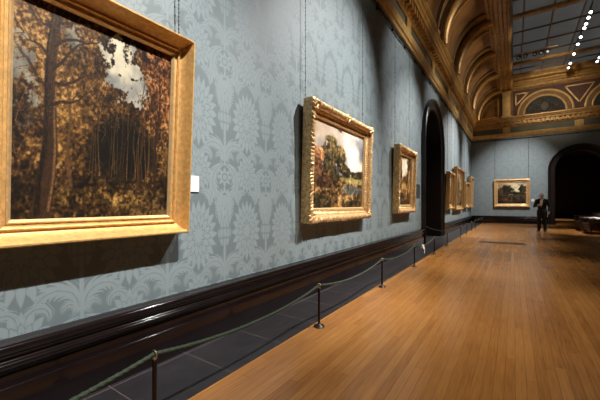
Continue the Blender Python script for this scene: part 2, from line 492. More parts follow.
# picture rail with hooks
rl_ = MB().box(.03, .055, YN, YF - .02, 5.585, 5.625)
a = .4
while a < YF - .3:
    rl_.box(0, .05, a, a + .03, 5.56, 5.68)
    a += 1.05
struct(rl_.build('trim_4', M['rail']), 'thin dark picture rail running under the cornice of the long wall', 'picture rail')
rl_ = MB().box(.05, XR, YF - .055, YF - .03, 5.585, 5.625)
a = .4
while a < XR: rl_.box(a, a + .03, YF - .05, YF, 5.56, 5.68); a += 1.05
struct(rl_.build('trim_5', M['rail']), 'thin dark picture rail running under the cornice of the end wall', 'picture rail')

# ------------------------------------------------------------------ cove, beam and ceiling
CX, CZ, CA, CB = 1.72, 7.02, 1.40, 1.86
def cove_pt(t, off=0.):
    """t 0 at the cornice, 1 at the beam; off = towards the room"""
    th = t * PI / 2
    nx, nz = math.cos(th) / CA, -math.sin(th) / CB
    l = math.hypot(nx, nz)
    return (CX - CA * math.cos(th) + off * nx / l, CZ + CB * math.sin(th) + off * nz / l)
def cove_strip(y0, y1, offs, t0=0., t1=1., n=20):
    """a curved band between y0 and y1 with a cross profile offs [(f,off)]"""
    mb = MB(); vs = []; fs = []; m = len(offs)
    for i in range(n + 1):
        t = t0 + (t1 - t0) * i / n
        for f, off in offs:
            x, z = cove_pt(t, off); vs.append((x, y0 + (y1 - y0) * f, z))
    for i in range(n):
        for k in range(m - 1): fs.append((i * m + k, i * m + k + 1, (i + 1) * m + k + 1, (i + 1) * m + k))
    return mb.add(vs, fs)
ceil = cove_strip(YN, YF, [(0, 0), (1, 0)], n=28).build('ceiling', M['cove'], smooth=40)
struct(ceil, 'brown and gilt coved ceiling springing from the cornice of the picture wall', 'ceiling')
for y in RIBS:
    hw = .22
    cove_strip(y - hw, y + hw, [(0, 0), (0, .17), (.1, .22), (.2, .18), (.3, .16), (.5, .19), (.7, .16), (.8, .18), (.9, .22), (1, .17), (1, 0)]).build('cove_rib', M['cornice'], ceil, smooth=30)
    for sgn in (-1, 1):
        e = y + sgn * (hw + .06)
        cove_strip(e - .06, e + .06, [(0, 0), (.2, .05), (.8, .05), (1, 0)]).build('dark_bead', M['cove_dark'], ceil, smooth=30)
        e = y + sgn * (hw + .50)
        cove_strip(e - .07, e + .07, [(0, 0), (.1, .08), (.35, .09), (.5, .05), (.65, .09), (.9, .08), (1, 0)], .06, .95).build('panel_moulding', M['cornice'], ceil, smooth=30)
        e = y + sgn * (hw + .62)
        cove_strip(e - .05, e + .05, [(0, 0), (.3, .035), (.7, .035), (1, 0)], .12, .91).build('dark_bead', M['cove_dark'], ceil, smooth=30)
    b = MB()                                           # scrolled console at the foot of the rib
    prof = [(.30, 6.98), (.44, 7.0), (.50, 7.06), (.50, 7.16), (.44, 7.24), (.42, 7.38), (.46, 7.48), (.44, 7.60), (.36, 7.66)]
    b.prism(prof, lambda p, q, a: (p, a, q), y - .19, y + .19)
    b.build('console', M['cornice_hi'], ceil, smooth=30)
    x1, z1 = cove_pt(.97, .10)
    MB().ball((x1, y, z1), .11, .13, .09).build('boss', M['cornice_hi'], ceil, smooth=60)
# panel top mouldings along the beam
cove_strip(YN, YF, [(0, 0), (0, .05), (1, .05), (1, 0)], .94, .975, 3).build('top_moulding', M['cornice'], ceil)
cove_strip(YN, YF, [(0, 0), (0, .05), (1, .05), (1, 0)], .035, .08, 3).build('foot_moulding', M['cornice'], ceil)
BEAM = [(CX - .05, 9.75), (CX - .05, 8.84), (CX, 8.78), (1.80, 8.76), (1.84, 8.84), (1.95, 8.86), (2.0, 8.80), (2.10, 8.80), (2.14, 8.88), (2.24, 8.88), (2.28, 8.80), (2.36, 8.82), (2.40, 8.92), (2.44, 9.02), (2.46, 9.20), (2.46, 9.75)]
MB().prism(BEAM, lambda p, q, a: (p, a, q), YN, YF).build('laylight_beam', M['cornice'], ceil, smooth=30)
# right-hand part of the ceiling
struct(MB().box(XR - 2.46, XR, YN, YF, 8.85, 9.9).build('ceiling_edge', M['cove']), 'flat ceiling margin along the wall opposite the pictures', 'ceiling')

# laylight
win = empty('window_1', 'long dark glazed laylight in the middle of the ceiling', 'laylight', (0, 0, 0)); win['kind'] = 'structure'
ZG = 9.6
MB().box(2.46, XR - 2.46, YN, 24.55, ZG, ZG + .02).build('glass_pane', M['glass'], win)
for x in (2.85, 3.9, 4.95, 6.65, 7.7, 8.75):
    MB().box(x - .025, x + .025, YN, 24.55, ZG - .05, ZG + .005).build('glazing_bar', M['bar'], win)
ys = [23.7, 22.6, 21.5, 20.1, 18.6, 16.9, 15.6, 14.3, 12.7, 11.0, 9.3, 7.6, 5.9, 4.2, 2.5]
for i, y in enumerate(ys):
    h = .11 if i % 4 == 1 else .03
    MB().box(2.46, XR - 2.46, y - h, y + h, ZG - (.14 if i % 4 == 1 else .05), ZG + .004).build('glazing_bar', M['cornice'] if i % 4 == 1 else M['bar'], win)

# ------------------------------------------------------------------ upper zone of the end wall
up = MB().box(0, XR, YF - .03, YF, 7.03, 9.9).build('trim_6', M['cove'])
struct(up, 'gilded lunette zone above the cornice of the end wall', 'wall decoration')
F = YF - .03
UPC = [(0, 8.74), (.06, 8.74), (.10, 8.80), (.14, 8.82), (.14, 8.96), (.26, 8.98), (.30, 9.08), (.36, 9.12), (.36, 9.2), (.62, 9.26), (.66, 9.4), (.75, 9.5), (.75, 9.7), (0, 9.7)]
c = MB().prism(UPC, lambda p, q, a: (a, F - p, q), CX, XR - CX)
a = CX + .3
while a < XR - CX: c.box(a, a + .09, F - .22, F - .13, 8.84, 8.96); a += .17
c.build('upper_cornice', M['cornice'], up, smooth=30)
def ring(cx, cz, r0, r1, d0, d1, a0=0., a1=PI, n=40):
    mb = MB(); vs = []; fs = []
    prof = [(r0, d0), (r0, d1), ((r0 + r1) / 2, d1 + .015), (r1, d1), (r1, d0)]
    for i in range(n + 1):
        t = a0 + (a1 - a0) * i / n
        for r, d in prof: vs.append((cx + r * math.cos(t), F - d, cz + r * math.sin(t)))
    for i in range(n):
        for k in range(4): fs.append((i * 5 + k, i * 5 + k + 1, (i + 1) * 5 + k + 1, (i + 1) * 5 + k))
    return mb.add(vs, fs)
def poly_frame(pts, w, d):
    """raised outline along a closed polygon in the end wall plane"""
    mb = MB(); n = len(pts)
    for i in range(n):
        p = Vector(pts[i]); q = Vector(pts[(i + 1) % n]); t = (q - p).normalized(); nn = Vector((-t.y, t.x)) * w / 2
        c4 = [p + nn - t * w / 2, p - nn - t * w / 2, q - nn + t * w / 2, q + nn + t * w / 2]
        mb.add([(c.x, F - dd, c.y) for dd in (0, d) for c in c4], [(0, 1, 2, 3), (7, 6, 5, 4), (0, 4, 5, 1), (1, 5, 6, 2), (2, 6, 7, 3), (3, 7, 4, 0)])
    return mb
def fill(pts, d):
    n = len(pts)
    return MB().add([(x, F - dd, z) for dd in (0, d) for x, z in pts], [tuple(range(n)), tuple(range(n, 2 * n))[::-1]] + [(i, (i + 1) % n, (i + 1) % n + n, i + n) for i in range(n)])
LZ = 7.10
fill([(2.45, 7.05), (9.15, 7.05), (9.15, 8.70), (2.45, 8.70)], .012).build('spandrel_ground', M['red'], up)
for cx in (4.10, 7.42):
    n = 32
    fill([(cx + 1.05 * math.cos(PI * i / n), LZ + 1.0 * math.sin(PI * i / n)) for i in range(n + 1)], .02).build('lunette_panel', M['tympanum'], up)
    ring(cx, LZ, 1.12, 1.34, 0, .03).build('arch_band', M['cove'], up, smooth=30)
    ring(cx, LZ, 1.02, 1.12, 0, .07).build('arch_moulding', M['cornice_hi'], up, smooth=30)
    ring(cx, LZ, 1.34, 1.44, 0, .07).build('arch_moulding', M['cornice_hi'], up, smooth=30)
    g = MB()                                           # painted scroll relief in the lunette
    g.ball((cx, F - .03, LZ + .38), .20, .03, .26)
    for s in (-1, 1):
        for k, (dx, dz, r) in enumerate(((.34, .42, .13), (.52, .26, .15), (.70, .16, .10), (.26, .14, .10), (.20, .70, .07))):
            t = [(cx + s * (dx + r * (1 - .1 * i) * math.cos(i * .7)), F - .03, LZ + dz + r * (1 - .1 * i) * math.sin(i * .7)) for i in range(9)]
            g.tube(t, [.035] * 9, 6)
    g.build('scroll_relief', M['grisaille'], up, smooth=60)
for t in ([(5.76, 7.45), (5.10, 8.50), (6.42, 8.50)], [(2.60, 7.75), (2.60, 8.50), (3.25, 8.50)], [(9.0, 7.75), (9.0, 8.50), (8.3, 8.50)]):
    poly_frame(t, .07, .05).build('spandrel_moulding', M['cornice_hi'], up)
for x in (2.08, 9.52):                                # pilasters
    p = MB().box(x - .22, x + .22, F - .12, F, 7.03, 8.76)
    p.box(x - .27, x + .27, F - .16, F, 7.03, 7.18); p.box(x - .27, x + .27, F - .16, F, 8.60, 8.76)
    p.box(x - .13, x + .13, F - .14, F, 7.3, 8.5)
    p.build('pilaster', M['cornice_hi'], up)
MB().box(1.74, 1.84, F - .03, F, 7.03, 8.8).build('shadow_panel', M['cove_dark'], up)  # dark strip, the shade of the recess put into its colour
# quarter lunette where the cove meets the end wall
def quarter(r, n=16): return [(1.62, 7.14)] + [(1.62 - r * math.cos(PI / 2 * i / n), 7.14 + r * 1.22 * math.sin(PI / 2 * i / n)) for i in range(n + 1)]
fill(quarter(.86), .02).build('quarter_panel', M['cove'], up)
poly_frame(quarter(1.0), .06, .06).build('quarter_moulding', M['cornice_hi'], up)
poly_frame(quarter(.72), .035, .04).build('quarter_moulding', M['cornice'], up)
# pale glow-free gilt band above the pilasters is part of the upper cornice

# ------------------------------------------------------------------ pictures
class Paint:
    def __init__(s, w, h, n, seed):
        s.nx = n; s.ny = max(8, int(n * h / w)); s.w = w; s.h = h
        s.a = np.zeros((s.ny, s.nx, 3)); s.r = np.random.RandomState(seed)
        s.X, s.Y = np.meshgrid((np.arange(s.nx) + .5) / s.nx, (np.arange(s.ny) + .5) / s.ny)   # y up
    def base(s, c): s.a[:] = c
    def blend(s, c, m): s.a += (np.array(c) - s.a) * m[..., None]
    def dab(s, x, y, rx, ry, c, al=.8, ang=0.):
        px, py = x * s.nx, y * s.ny; k = s.nx
        R_ = max(rx, ry) * k + 1
        x0, x1 = int(max(0, px - R_)), int(min(s.nx, px + R_ + 1)); y0, y1 = int(max(0, py - R_)), int(min(s.ny, py + R_ + 1))
        if x0 >= x1 or y0 >= y1: return
        gx, gy = np.meshgrid(np.arange(x0, x1) + .5 - px, np.arange(y0, y1) + .5 - py)
        ca, sa = math.cos(ang), math.sin(ang)
        u = (gx * ca + gy * sa) / (rx * k); v = (-gx * sa + gy * ca) / (ry * k)
        m = np.clip(1.6 * (1 - np.sqrt(u * u + v * v)), 0, 1) * al
        t = s.a[y0:y1, x0:x1]; t += (np.array(c) - t) * m[..., None]
    def noise(s, sc, oct=4):
        out = np.zeros_like(s.X); amp = 1; tot = 0
        for o in range(oct):
            k = sc * 2 ** o
            gx = int(k) + 3; g = s.r.rand(gx, gx)
            fx, fy = s.X * k, s.Y * k
            ix, iy = np.minimum(fx.astype(int), gx - 2), np.minimum(fy.astype(int), gx - 2); tx, ty = fx - ix, fy - iy
            tx = tx * tx * (3 - 2 * tx); ty = ty * ty * (3 - 2 * ty)
            v = (g[iy, ix] * (1 - tx) + g[iy, ix + 1] * tx) * (1 - ty) + (g[iy + 1, ix] * (1 - tx) + g[iy + 1, ix + 1] * tx) * ty
            out += amp * v; tot += amp; amp *= .55
        return out / tot
    def stroke(s, pts, w0, w1, c, al=.9):
        for (x0, y0), (x1, y1) in zip(pts, pts[1:]):
            n = max(2, int(math.hypot(x1 - x0, (y1 - y0) * s.h / s.w) / .006))
            for i in range(n):
                t = i / n
                w = w0 + (w1 - w0) * (pts.index((x0, y0)) + t) / (len(pts) - 1)
                j = 1 + .35 * (s.r.rand() - .5)
                s.dab(x0 + (x1 - x0) * t, y0 + (y1 - y0) * t, w, w * 1.2, [q * j for q in c], al)
    def tree(s, x, y, h, w, c, lean=0., br=6, flip=1):
        pts = [(x + lean * t + .012 * math.sin(9 * t + x * 30), y + h * t) for t in np.linspace(0, 1, 7)]
        s.stroke(pts, w, w * .35, c)
        for b in range(br):
            t = .35 + .6 * b / max(1, br); sg = (-1) ** b * flip
            bx = x + lean * t; by = y + h * t; L = (.10 + .10 * s.r.rand()) * (1.2 - t * .4)
            bp = [(bx + sg * L * q, by + L * (.9 * q + .2 * math.sin(q * 5 + b))) for q in (0, .3, .6, 1.)]
            s.stroke(bp, w * .35, w * .08, c)
    def foliage(s, fn, n, cols, r0, r1, al=.6):
        for _ in range(n):
            x, y = s.r.rand(2)
            if s.r.rand() > fn(x, y): continue
            c = np.array(cols[s.r.randint(len(cols))]) * (.7 + .6 * s.r.rand())
            r = r0 + (r1 - r0) * s.r.rand() ** 2
            s.dab(x, y, r, r * (.4 + .6 * s.r.rand()), c, al, s.r.rand() * 3)
C_ = lambda *c: np.array(c) / 255.

def pal(v, stops):
    k = np.array([q[0] for q in stops]); c = np.array([q[1] for q in stops]) / 255.
    return np.stack([np.interp(v, k, c[:, i]) for i in range(3)], -1)
def norm(v): return np.clip((v - v.mean()) / (v.std() * 4.2) + .5, 0, 1)
def put(p, c, m): p.a += (c - p.a) * np.clip(m, 0, 1)[..., None]

def woodland(w, h, n, seed):
    p = Paint(w, h, n, seed)
    X_, Y_ = p.X, p.Y
    big = norm(p.noise(5)); mid = norm(p.noise(22, 4)); fine = norm(p.noise(76, 2))
    v = np.clip(norm(.5 * big + .35 * mid + .6 * fine), 0, 1)
    brown = pal(v, [(0, (22, 15, 9)), (.3, (48, 32, 17)), (.5, (76, 51, 25)), (.68, (108, 75, 37)), (.84, (150, 109, 57)), (1, (186, 146, 88))])
    rust = pal(v, [(0, (12, 8, 6)), (.35, (42, 24, 13)), (.6, (88, 52, 27)), (.8, (136, 86, 46)), (1, (178, 128, 80))])
    p.a[:] = brown
    put(p, rust, np.clip((X_ - .62) * 4, 0, 1) * np.clip((Y_ - .42) * 5, 0, 1))
    # openings to the sky
    cloud = pal(norm(p.noise(7, 4)), [(0, (112, 116, 118)), (.45, (168, 164, 150)), (.7, (214, 204, 176)), (1, (232, 220, 190))]) * .9
    e = (mid - .5) * 1.5 + (fine - .5) * .9
    put(p, cloud, np.clip(3 * (1 - ((X_ - .64 + (Y_ - .8) * .25) / .15) ** 2 - ((Y_ - .80) / .17) ** 2 + e), 0, 1))
    put(p, cloud * .72, np.clip(2 * (.35 - ((X_ - .05) / .12) ** 2 - ((Y_ - .66) / .26) ** 2 + e), 0, 1))
    put(p, cloud * .66, np.clip(3 * (.3 - ((X_ - .30) / .11) ** 2 - ((Y_ - .86) / .12) ** 2 + e), 0, 1))
    # deep wood behind the path
    put(p, C_(11, 9, 7) + brown * .10, np.clip(1.6 * (1.1 - ((X_ - .64) / .27) ** 2 - ((Y_ - .36) / .21) ** 2), 0, 1))
    put(p, brown * .45, np.clip((.30 - Y_) * 5, 0, .8) * (1 - np.clip(1 - abs(X_ - .45) * 3, 0, 1) * .5))
    put(p, pal(v, [(0, (22, 15, 8)), (.5, (92, 66, 30)), (1, (196, 156, 86))]), np.clip(1 - ((X_ - .5) / .34) ** 2 - ((Y_ - .10) / .065) ** 2, 0, 1) * .9)
    put(p, pal(v, [(0, (40, 26, 12)), (.5, (128, 88, 38)), (1, (206, 160, 84))]), np.clip(1 - ((X_ - .31) / .13) ** 2 - ((Y_ - .42) / .2) ** 2, 0, 1) * .7)
    for k in range(70):                                 # thin stems and twigs all through the wood
        x = p.r.rand(); y = .25 + .45 * p.r.rand(); L = .06 + .16 * p.r.rand(); sl = .05 * p.r.randn()
        if abs(x - .64) < .16 and y + L > .68: continue
        p.stroke([(x, y), (x + sl * .5, y + L * .5), (x + sl * 1.3, y + L)], .0035, .0014, C_(128, 92, 50) * (.25 + .9 * p.r.rand()), .7)
    for k in range(26):
        x = .38 + .60 * p.r.rand(); t = .45 + .8 * p.r.rand()
        p.stroke([(x, .18 + .1 * p.r.rand()), (x + .015 * p.r.randn(), .42), (x + .025 * p.r.randn(), .55 + .2 * p.r.rand())], .0042, .0018, C_(104, 76, 42) * t, .8)
    p.tree(.88, .12, .74, .017, C_(44, 28, 17), .03, 8)
    p.tree(.30, .16, .62, .015, C_(84, 58, 34), -.03, 7)
    p.tree(.76, .18, .60, .012, C_(58, 38, 22), .02, 7)
    p.tree(.16, .02, .96, .056, C_(56, 38, 24), .05, 0)
    p.tree(.135, .02, .94, .018, C_(28, 19, 13), .05, 0); p.tree(.19, .04, .90, .010, C_(112, 80, 50), .05, 0)
    for b, (y0, sg, L, up_) in enumerate(((.42, -1, .16, .5), (.52, 1, .26, .55), (.60, -1, .15, .9), (.64, 1, .30, .35), (.72, 1, .22, .9), (.74, -1, .16, .6), (.82, 1, .30, .4), (.86, -1, .15, .7), (.90, 1, .2, .8))):
        x0 = .16 + .05 * y0
        bp = [(x0 + sg * L * q, y0 + L * up_ * q + .018 * math.sin(q * 7 + b)) for q in (0, .2, .4, .6, .8, 1.)]
        p.stroke(bp, .013, .003, C_(42, 28, 18))
        for q in (.45, .7, .9):
            bx, by = x0 + sg * L * q, y0 + L * up_ * q
            p.stroke([(bx, by), (bx + sg * .04, by + .05), (bx + sg * .05, by + .10)], .005, .002, C_(46, 31, 20))
            p.stroke([(bx, by), (bx + sg * .05, by - .02), (bx + sg * .09, by - .05)], .004, .0015, C_(60, 41, 25))
    for _ in range(900):                                # bark and near leaves
        y = p.r.rand(); x = .14 + .06 * y + .042 * p.r.randn() * (1 - .4 * y)
        p.dab(x, y, .003, .012, C_(86, 60, 36) * (.3 + .8 * p.r.rand()) if p.r.rand() < .5 else C_(16, 11, 7), .45)
    for _ in range(1500):
        x, y = p.r.rand() * .62, .45 + .55 * p.r.rand()
        if abs(x - .62) < .14 and y > .66: continue
        p.dab(x, y, .002 + .004 * p.r.rand(), .002 + .004 * p.r.rand(), C_(146, 104, 50) * (.3 + .8 * p.r.rand()), .55)
    return p.a

def meadow(w, h, n, seed, tx=.30, th=.84, hor=.42, skyc=1., dark=1., crowns=None):
    p = Paint(w, h, n, seed)
    X_, Y_ = p.X, p.Y
    big = norm(p.noise(4, 4)); mid = norm(p.noise(12, 4)); fine = norm(p.noise(40, 3))
    v = norm(.4 * mid + .6 * fine + .3 * big)
    p.a[:] = pal(norm(p.noise(4, 5) + .25 * Y_ * 0), [(0, (104, 108, 118)), (.35, (150, 148, 150)), (.55, (198, 190, 180)), (.75, (228, 220, 208)), (1, (242, 236, 224))]) * skyc
    put(p, pal(big, [(0, (132, 104, 78)), (1, (206, 178, 144))]) * skyc, np.clip(1.1 - X_ * 1.5, 0, 1) * np.clip((Y_ - .55) * 3, 0, 1) * .75)
    ground = pal(v, [(0, (26, 19, 12)), (.3, (62, 44, 25)), (.5, (104, 76, 42)), (.7, (146, 108, 62)), (1, (206, 166, 108))]) * dark
    put(p, ground, np.clip((hor - Y_) / .02, 0, 1))
    put(p, pal(v, [(0, (84, 78, 44)), (.5, (140, 124, 70)), (1, (200, 180, 118))]) * dark, np.clip(1.4 - ((Y_ - hor + .05) / .05) ** 2, 0, 1) * np.clip((X_ - .45) * 6, 0, 1))
    put(p, pal(v, [(0, (52, 54, 50)), (.6, (92, 94, 88)), (1, (150, 146, 132))]) * dark, np.clip(1.3 - ((X_ - .78) / .26) ** 2 - ((Y_ - hor * .55) / .075) ** 2, 0, 1) * .85)
    green = pal(v, [(0, (18, 17, 11)), (.3, (42, 36, 22)), (.55, (76, 64, 36)), (.78, (120, 98, 56)), (1, (172, 142, 90))]) * dark
    warm = pal(v, [(0, (44, 26, 17)), (.4, (104, 66, 40)), (.7, (158, 106, 66)), (1, (206, 160, 110))]) * dark
    e = (mid - .5) * 1.3 + (fine - .5) * .7
    def crown(cx, cy, rx, ry, col):
        d = 1 - ((X_ - cx) / rx) ** 2 - ((Y_ - cy) / ry) ** 2
        lit = .62 + .5 * np.clip((Y_ - cy) / ry * .5 + (X_ - cx) / rx * .35 + .4, 0, 1)
        put(p, col * lit[..., None], np.clip(4 * (d + e * .8), 0, 1))
    crown(.90, hor + .03, .22, .06, green); crown(.62, hor + .05, .12, .09, green)
    for q in crowns or ((tx + .02, hor + (th - hor) * .58, .17, (th - hor) * .48), (tx + .19, hor + (th - hor) * .42, .12, (th - hor) * .42), (tx - .04, hor + .02, .26, .15)):
        crown(*q, green)
    crown(.05, hor + .08, .15, .20, warm)
    crown(.22, hor - .09, .16, .09, warm * .8)
    p.tree(tx + .03, hor - .06, (th - hor) * .75, .012, C_(56, 40, 26) * dark, .02, 5)
    p.tree(tx + .17, hor - .04, (th - hor) * .55, .009, C_(56, 42, 28) * dark, -.01, 4)
    crown(.10, .06, .30, .10, green * .7); crown(.85, .04, .25, .06, green * .7)
    return p.a

def grove(w, h, n, seed, dark=1.):
    p = Paint(w, h, n, seed)
    X_, Y_ = p.X, p.Y
    mid = norm(p.noise(10, 4)); fine = norm(p.noise(34, 3)); v = norm(.5 * mid + .5 * fine)
    e = (mid - .5) * 1.3 + (fine - .5) * .6
    p.a[:] = pal(v, [(0, (22, 15, 8)), (.35, (66, 44, 20)), (.55, (116, 80, 34)), (.75, (164, 118, 56)), (1, (214, 172, 104))]) * dark
    put(p, pal(norm(p.noise(6)), [(0, (176, 164, 146)), (.5, (222, 206, 176)), (1, (246, 236, 214))]), np.clip(3 * (1 - ((X_ - .55) / .24) ** 2 - ((Y_ - .78) / .24) ** 2 + e * .7), 0, 1))
    put(p, pal(v, [(0, (120, 84, 40)), (1, (230, 190, 120))]) * dark, np.clip(1.1 - ((X_ - .52) / .16) ** 2 - ((Y_ - .36) / .16) ** 2, 0, 1) * .8)
    put(p, p.a * .45, np.clip((.2 - Y_) * 5, 0, 1))
    p.tree(.20, .15, .75, .024, C_(46, 30, 16) * dark, .02, 8); p.tree(.84, .2, .66, .020, C_(48, 32, 18) * dark, -.03, 8)
    return p.a

def canvas(root, w, h, z0, d, img):
    ny, nx, _ = img.shape
    me = bpy.data.meshes.new('canvas')
    gx, gz = np.meshgrid(np.linspace(-w / 2, w / 2, nx), np.linspace(z0, z0 + h, ny))
    co = np.stack([gx.ravel(), np.full(gx.size, -d), gz.ravel()], 1)
    idx = np.arange(nx * ny).reshape(ny, nx)
    f = np.stack([idx[:-1, :-1], idx[:-1, 1:], idx[1:, 1:], idx[1:, :-1]], -1).reshape(-1, 4)
    me.from_pydata(co.tolist(), [], f.tolist())
    at = me.color_attributes.new('paint', 'FLOAT_COLOR', 'POINT')
    s = np.clip(img.reshape(-1, 3), 0, 1)
    lin = np.where(s <= .04045, s / 12.92, ((s + .055) / 1.055) ** 2.4)
    at.data.foreach_set('color', np.concatenate([lin, np.ones((len(lin), 1))], 1).astype(np.float32).ravel())
    me.materials.append(M['canvas'])
    o = bpy.data.objects.new('canvas', me); COL.objects.link(o); o.parent = root
    return o

PLAIN = [(0, 0), (0, .150), (.008, .163), (.018, .163), (.026, .150), (.040, .105), (.060, .075), (.078, .062), (.086, .062), (.088, .074), (.098, .078), (.106, .070), (.108, .056), (.128, .052)]
ORN = [(0, 0), (0, .135), (.004, .148), (.022, .158), (.05, .168), (.075, .160), (.095, .135), (.108, .105), (.112, .095), (.122, .102), (.132, .095), (.138, .085), (.165, .075), (.172, .082), (.182, .078), (.186, .06)]
def frame_mesh(W, H, prof, step, orn=0., wob=11., seed=0):
    """four mitred lengths of moulding around a W x H rectangle standing on z=0, front towards -y"""
    mb = MB()
    m = len(prof)
    cr = [(-W / 2, 0, 1, 1), (W / 2, 0, -1, 1), (W / 2, H, -1, -1), (-W / 2, H, 1, -1)]
    for s in range(4):
        ax, az, aix, aiz = cr[s]; bx, bz, bix, biz = cr[(s + 1) % 4]
        L = math.hypot(bx - ax, bz - az); n = max(1, int(L / step))
        ox, oz = ((0, -1), (1, 0), (0, 1), (-1, 0))[s]
        vs = []; fs = []
        for i in range(n + 1):
            t = i / n; q = t * L; e = min(q, L - q); mid = abs(q - L / 2)
            for k, (u, d) in enumerate(prof):
                x = (ax + aix * u) * (1 - t) + (bx + bix * u) * t; z = (az + aiz * u) * (1 - t) + (bz + biz * u) * t
                if orn and d > .02 and k > 1:
                    g = max(0, 1 - u / .115)
                    sw = math.exp(-(e / .16) ** 2) + .7 * math.exp(-(mid / .13) ** 2)
                    lf = math.sin(q * 62 + u * 120 + seed) * math.sin(q * 41 - u * 95 + 1.3 * math.sin(q * 17)) + .4 * math.sin(q * 133 + u * 210)
                    out = orn * g * (.012 * sw + .006 * lf * (.4 + sw)) * (1 if e > .02 else e / .02)
                    d = d + orn * g * ((.016 * lf + .010 * sw) if u > .02 else .003 * lf)
                    if .115 < u < .17: d += orn * .005 * math.sin(q * 120)
                    x += ox * out; z += oz * out
                vs.append((x, -d, z))
        for i in range(n):
            for k in range(m - 1): fs.append((i * m + k, i * m + k + 1, (i + 1) * m + k + 1, (i + 1) * m + k))
        mb.add(vs, fs)
    return mb
def shell_mesh(r, d, lobes):
    """a carved leaf shell, domed towards -y"""
    mb = MB(); nr, na = 6, 48; vs = [(0, -d, 0)]; fs = []
    for i in range(1, nr + 1):
        q = i / nr
        for k in range(na):
            a = 2 * PI * k / na
            rr = r * q * (1 + .22 * q * math.cos(lobes * a))
            vs.append((rr * math.cos(a), -d * (1 - q * q) * (1 + .3 * math.cos(lobes * a) * q) - .012 * math.sin(q * 9), rr * math.sin(a)))
    for k in range(na): fs.append((0, 1 + k, 1 + (k + 1) % na))
    for i in range(nr - 1):
        for k in range(na): fs.append((1 + i * na + k, 1 + i * na + (k + 1) % na, 1 + (i + 1) * na + (k + 1) % na, 1 + (i + 1) * na + k))
    return mb.add(vs, fs)

def picture(label, pos, rz, W, H, img_fn, n, tilt, style, group=None, gold='gold_rose', step=.012, orn=1., liner='gold_light', seed=0, cat='painting', scale=1.):
    """pos = middle of the frame's bottom edge on the wall"""
    root = empty('framed_painting', label, cat, pos, (R(tilt), 0, rz), group)
    if style == 'plain':
        frame_mesh(W, H, [(u, d) for u, d in PLAIN], W).build('frame', M[gold], root, smooth=35)
        a, dep = .128, .05
        lp = [(.124, .045), (.126, .060), (.134, .064), (.150, .045), (.150, .03)]
        fw = .150
    else:
        pr = [(u * scale, d * scale) for u, d in ORN]
        frame_mesh(W, H, pr, step, orn, seed=seed).build('frame', M[gold], root, smooth=50)
        lp = [(u * scale, d * scale) for u, d in ((.183, .05), (.185, .072), (.195, .075), (.212, .05), (.212, .03))]
        fw = .212 * scale
        if orn > .4:
            for sx in (-1, 1):
                for z in (.075, H - .075):
                    o = shell_mesh(.078 * scale, .03, 7).build('corner_ornament', M[gold], root, smooth=60)
                    o.location = (sx * (W / 2 - .075), -.145 * scale, z)
            o = shell_mesh(.07 * scale, .03, 7).build('centre_ornament', M[gold], root, smooth=60)
            o.location = (0, -.145 * scale, H - .06)
    frame_mesh(W, H, lp, W).build('liner', M[liner], root, smooth=30)
    w, h = W - 2 * fw + .004, H - 2 * fw + .004
    canvas(root, w, h, fw - .002, .034 * (scale if style != 'plain' else 1) , img_fn(w, h, n, seed + 3))
    MB().box(-W / 2 + .02, W / 2 - .02, -.028, -.004, .02, H - .02).build('backing', M['backing'], root)
    return root

LW = R(90)
picture('large autumn woodland picture in a plain deep gilt frame', (.012, 1.0975, 1.06), LW, 1.305, 1.63, woodland, 260, 3.0, 'plain', gold='gold')
picture('wide cloudy meadow landscape in a carved gilt frame, second along the long wall', (.012, 4.83, 1.03), LW, 2.25, 1.75, lambda *a: meadow(*a), 200, 1.8, 'ornate', seed=1)
picture('upright grove picture in a carved gilt frame just before the doorway', (.012, 8.56, 1.07), LW, 1.62, 1.70, grove, 90, 1.5, 'ornate', seed=2)
GB = 'pictures beyond the doorway'
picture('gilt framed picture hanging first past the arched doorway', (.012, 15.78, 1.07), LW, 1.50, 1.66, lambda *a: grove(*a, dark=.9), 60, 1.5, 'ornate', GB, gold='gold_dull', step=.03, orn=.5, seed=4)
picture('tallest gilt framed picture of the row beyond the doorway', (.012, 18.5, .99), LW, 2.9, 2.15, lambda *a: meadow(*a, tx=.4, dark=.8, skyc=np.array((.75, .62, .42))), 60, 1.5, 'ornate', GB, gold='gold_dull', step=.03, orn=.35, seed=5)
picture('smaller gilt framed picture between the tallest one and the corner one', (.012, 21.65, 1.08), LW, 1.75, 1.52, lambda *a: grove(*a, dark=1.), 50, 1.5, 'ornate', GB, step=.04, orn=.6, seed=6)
picture('gilt framed picture on the long wall next to the far corner', (.012, 23.95, 1.05), LW, 1.75, 2.05, lambda *a: grove(*a, dark=.9), 50, 1.5, 'ornate', GB, step=.04, orn=.6, seed=8)
picture('dark wooded landscape in a gilt frame alone on the end wall', (2.37, YF - .012, 1.12), 0, 1.98, 1.82, lambda *a: meadow(*a, dark=.62, skyc=np.array((1., .97, .84)), crowns=((.28, .62, .28, .26), (.88, .66, .16, .2), (.55, .5, .2, .08), (.72, .48, .3, .07))), 90, 2.0, 'ornate', step=.03, orn=.8, seed=9)

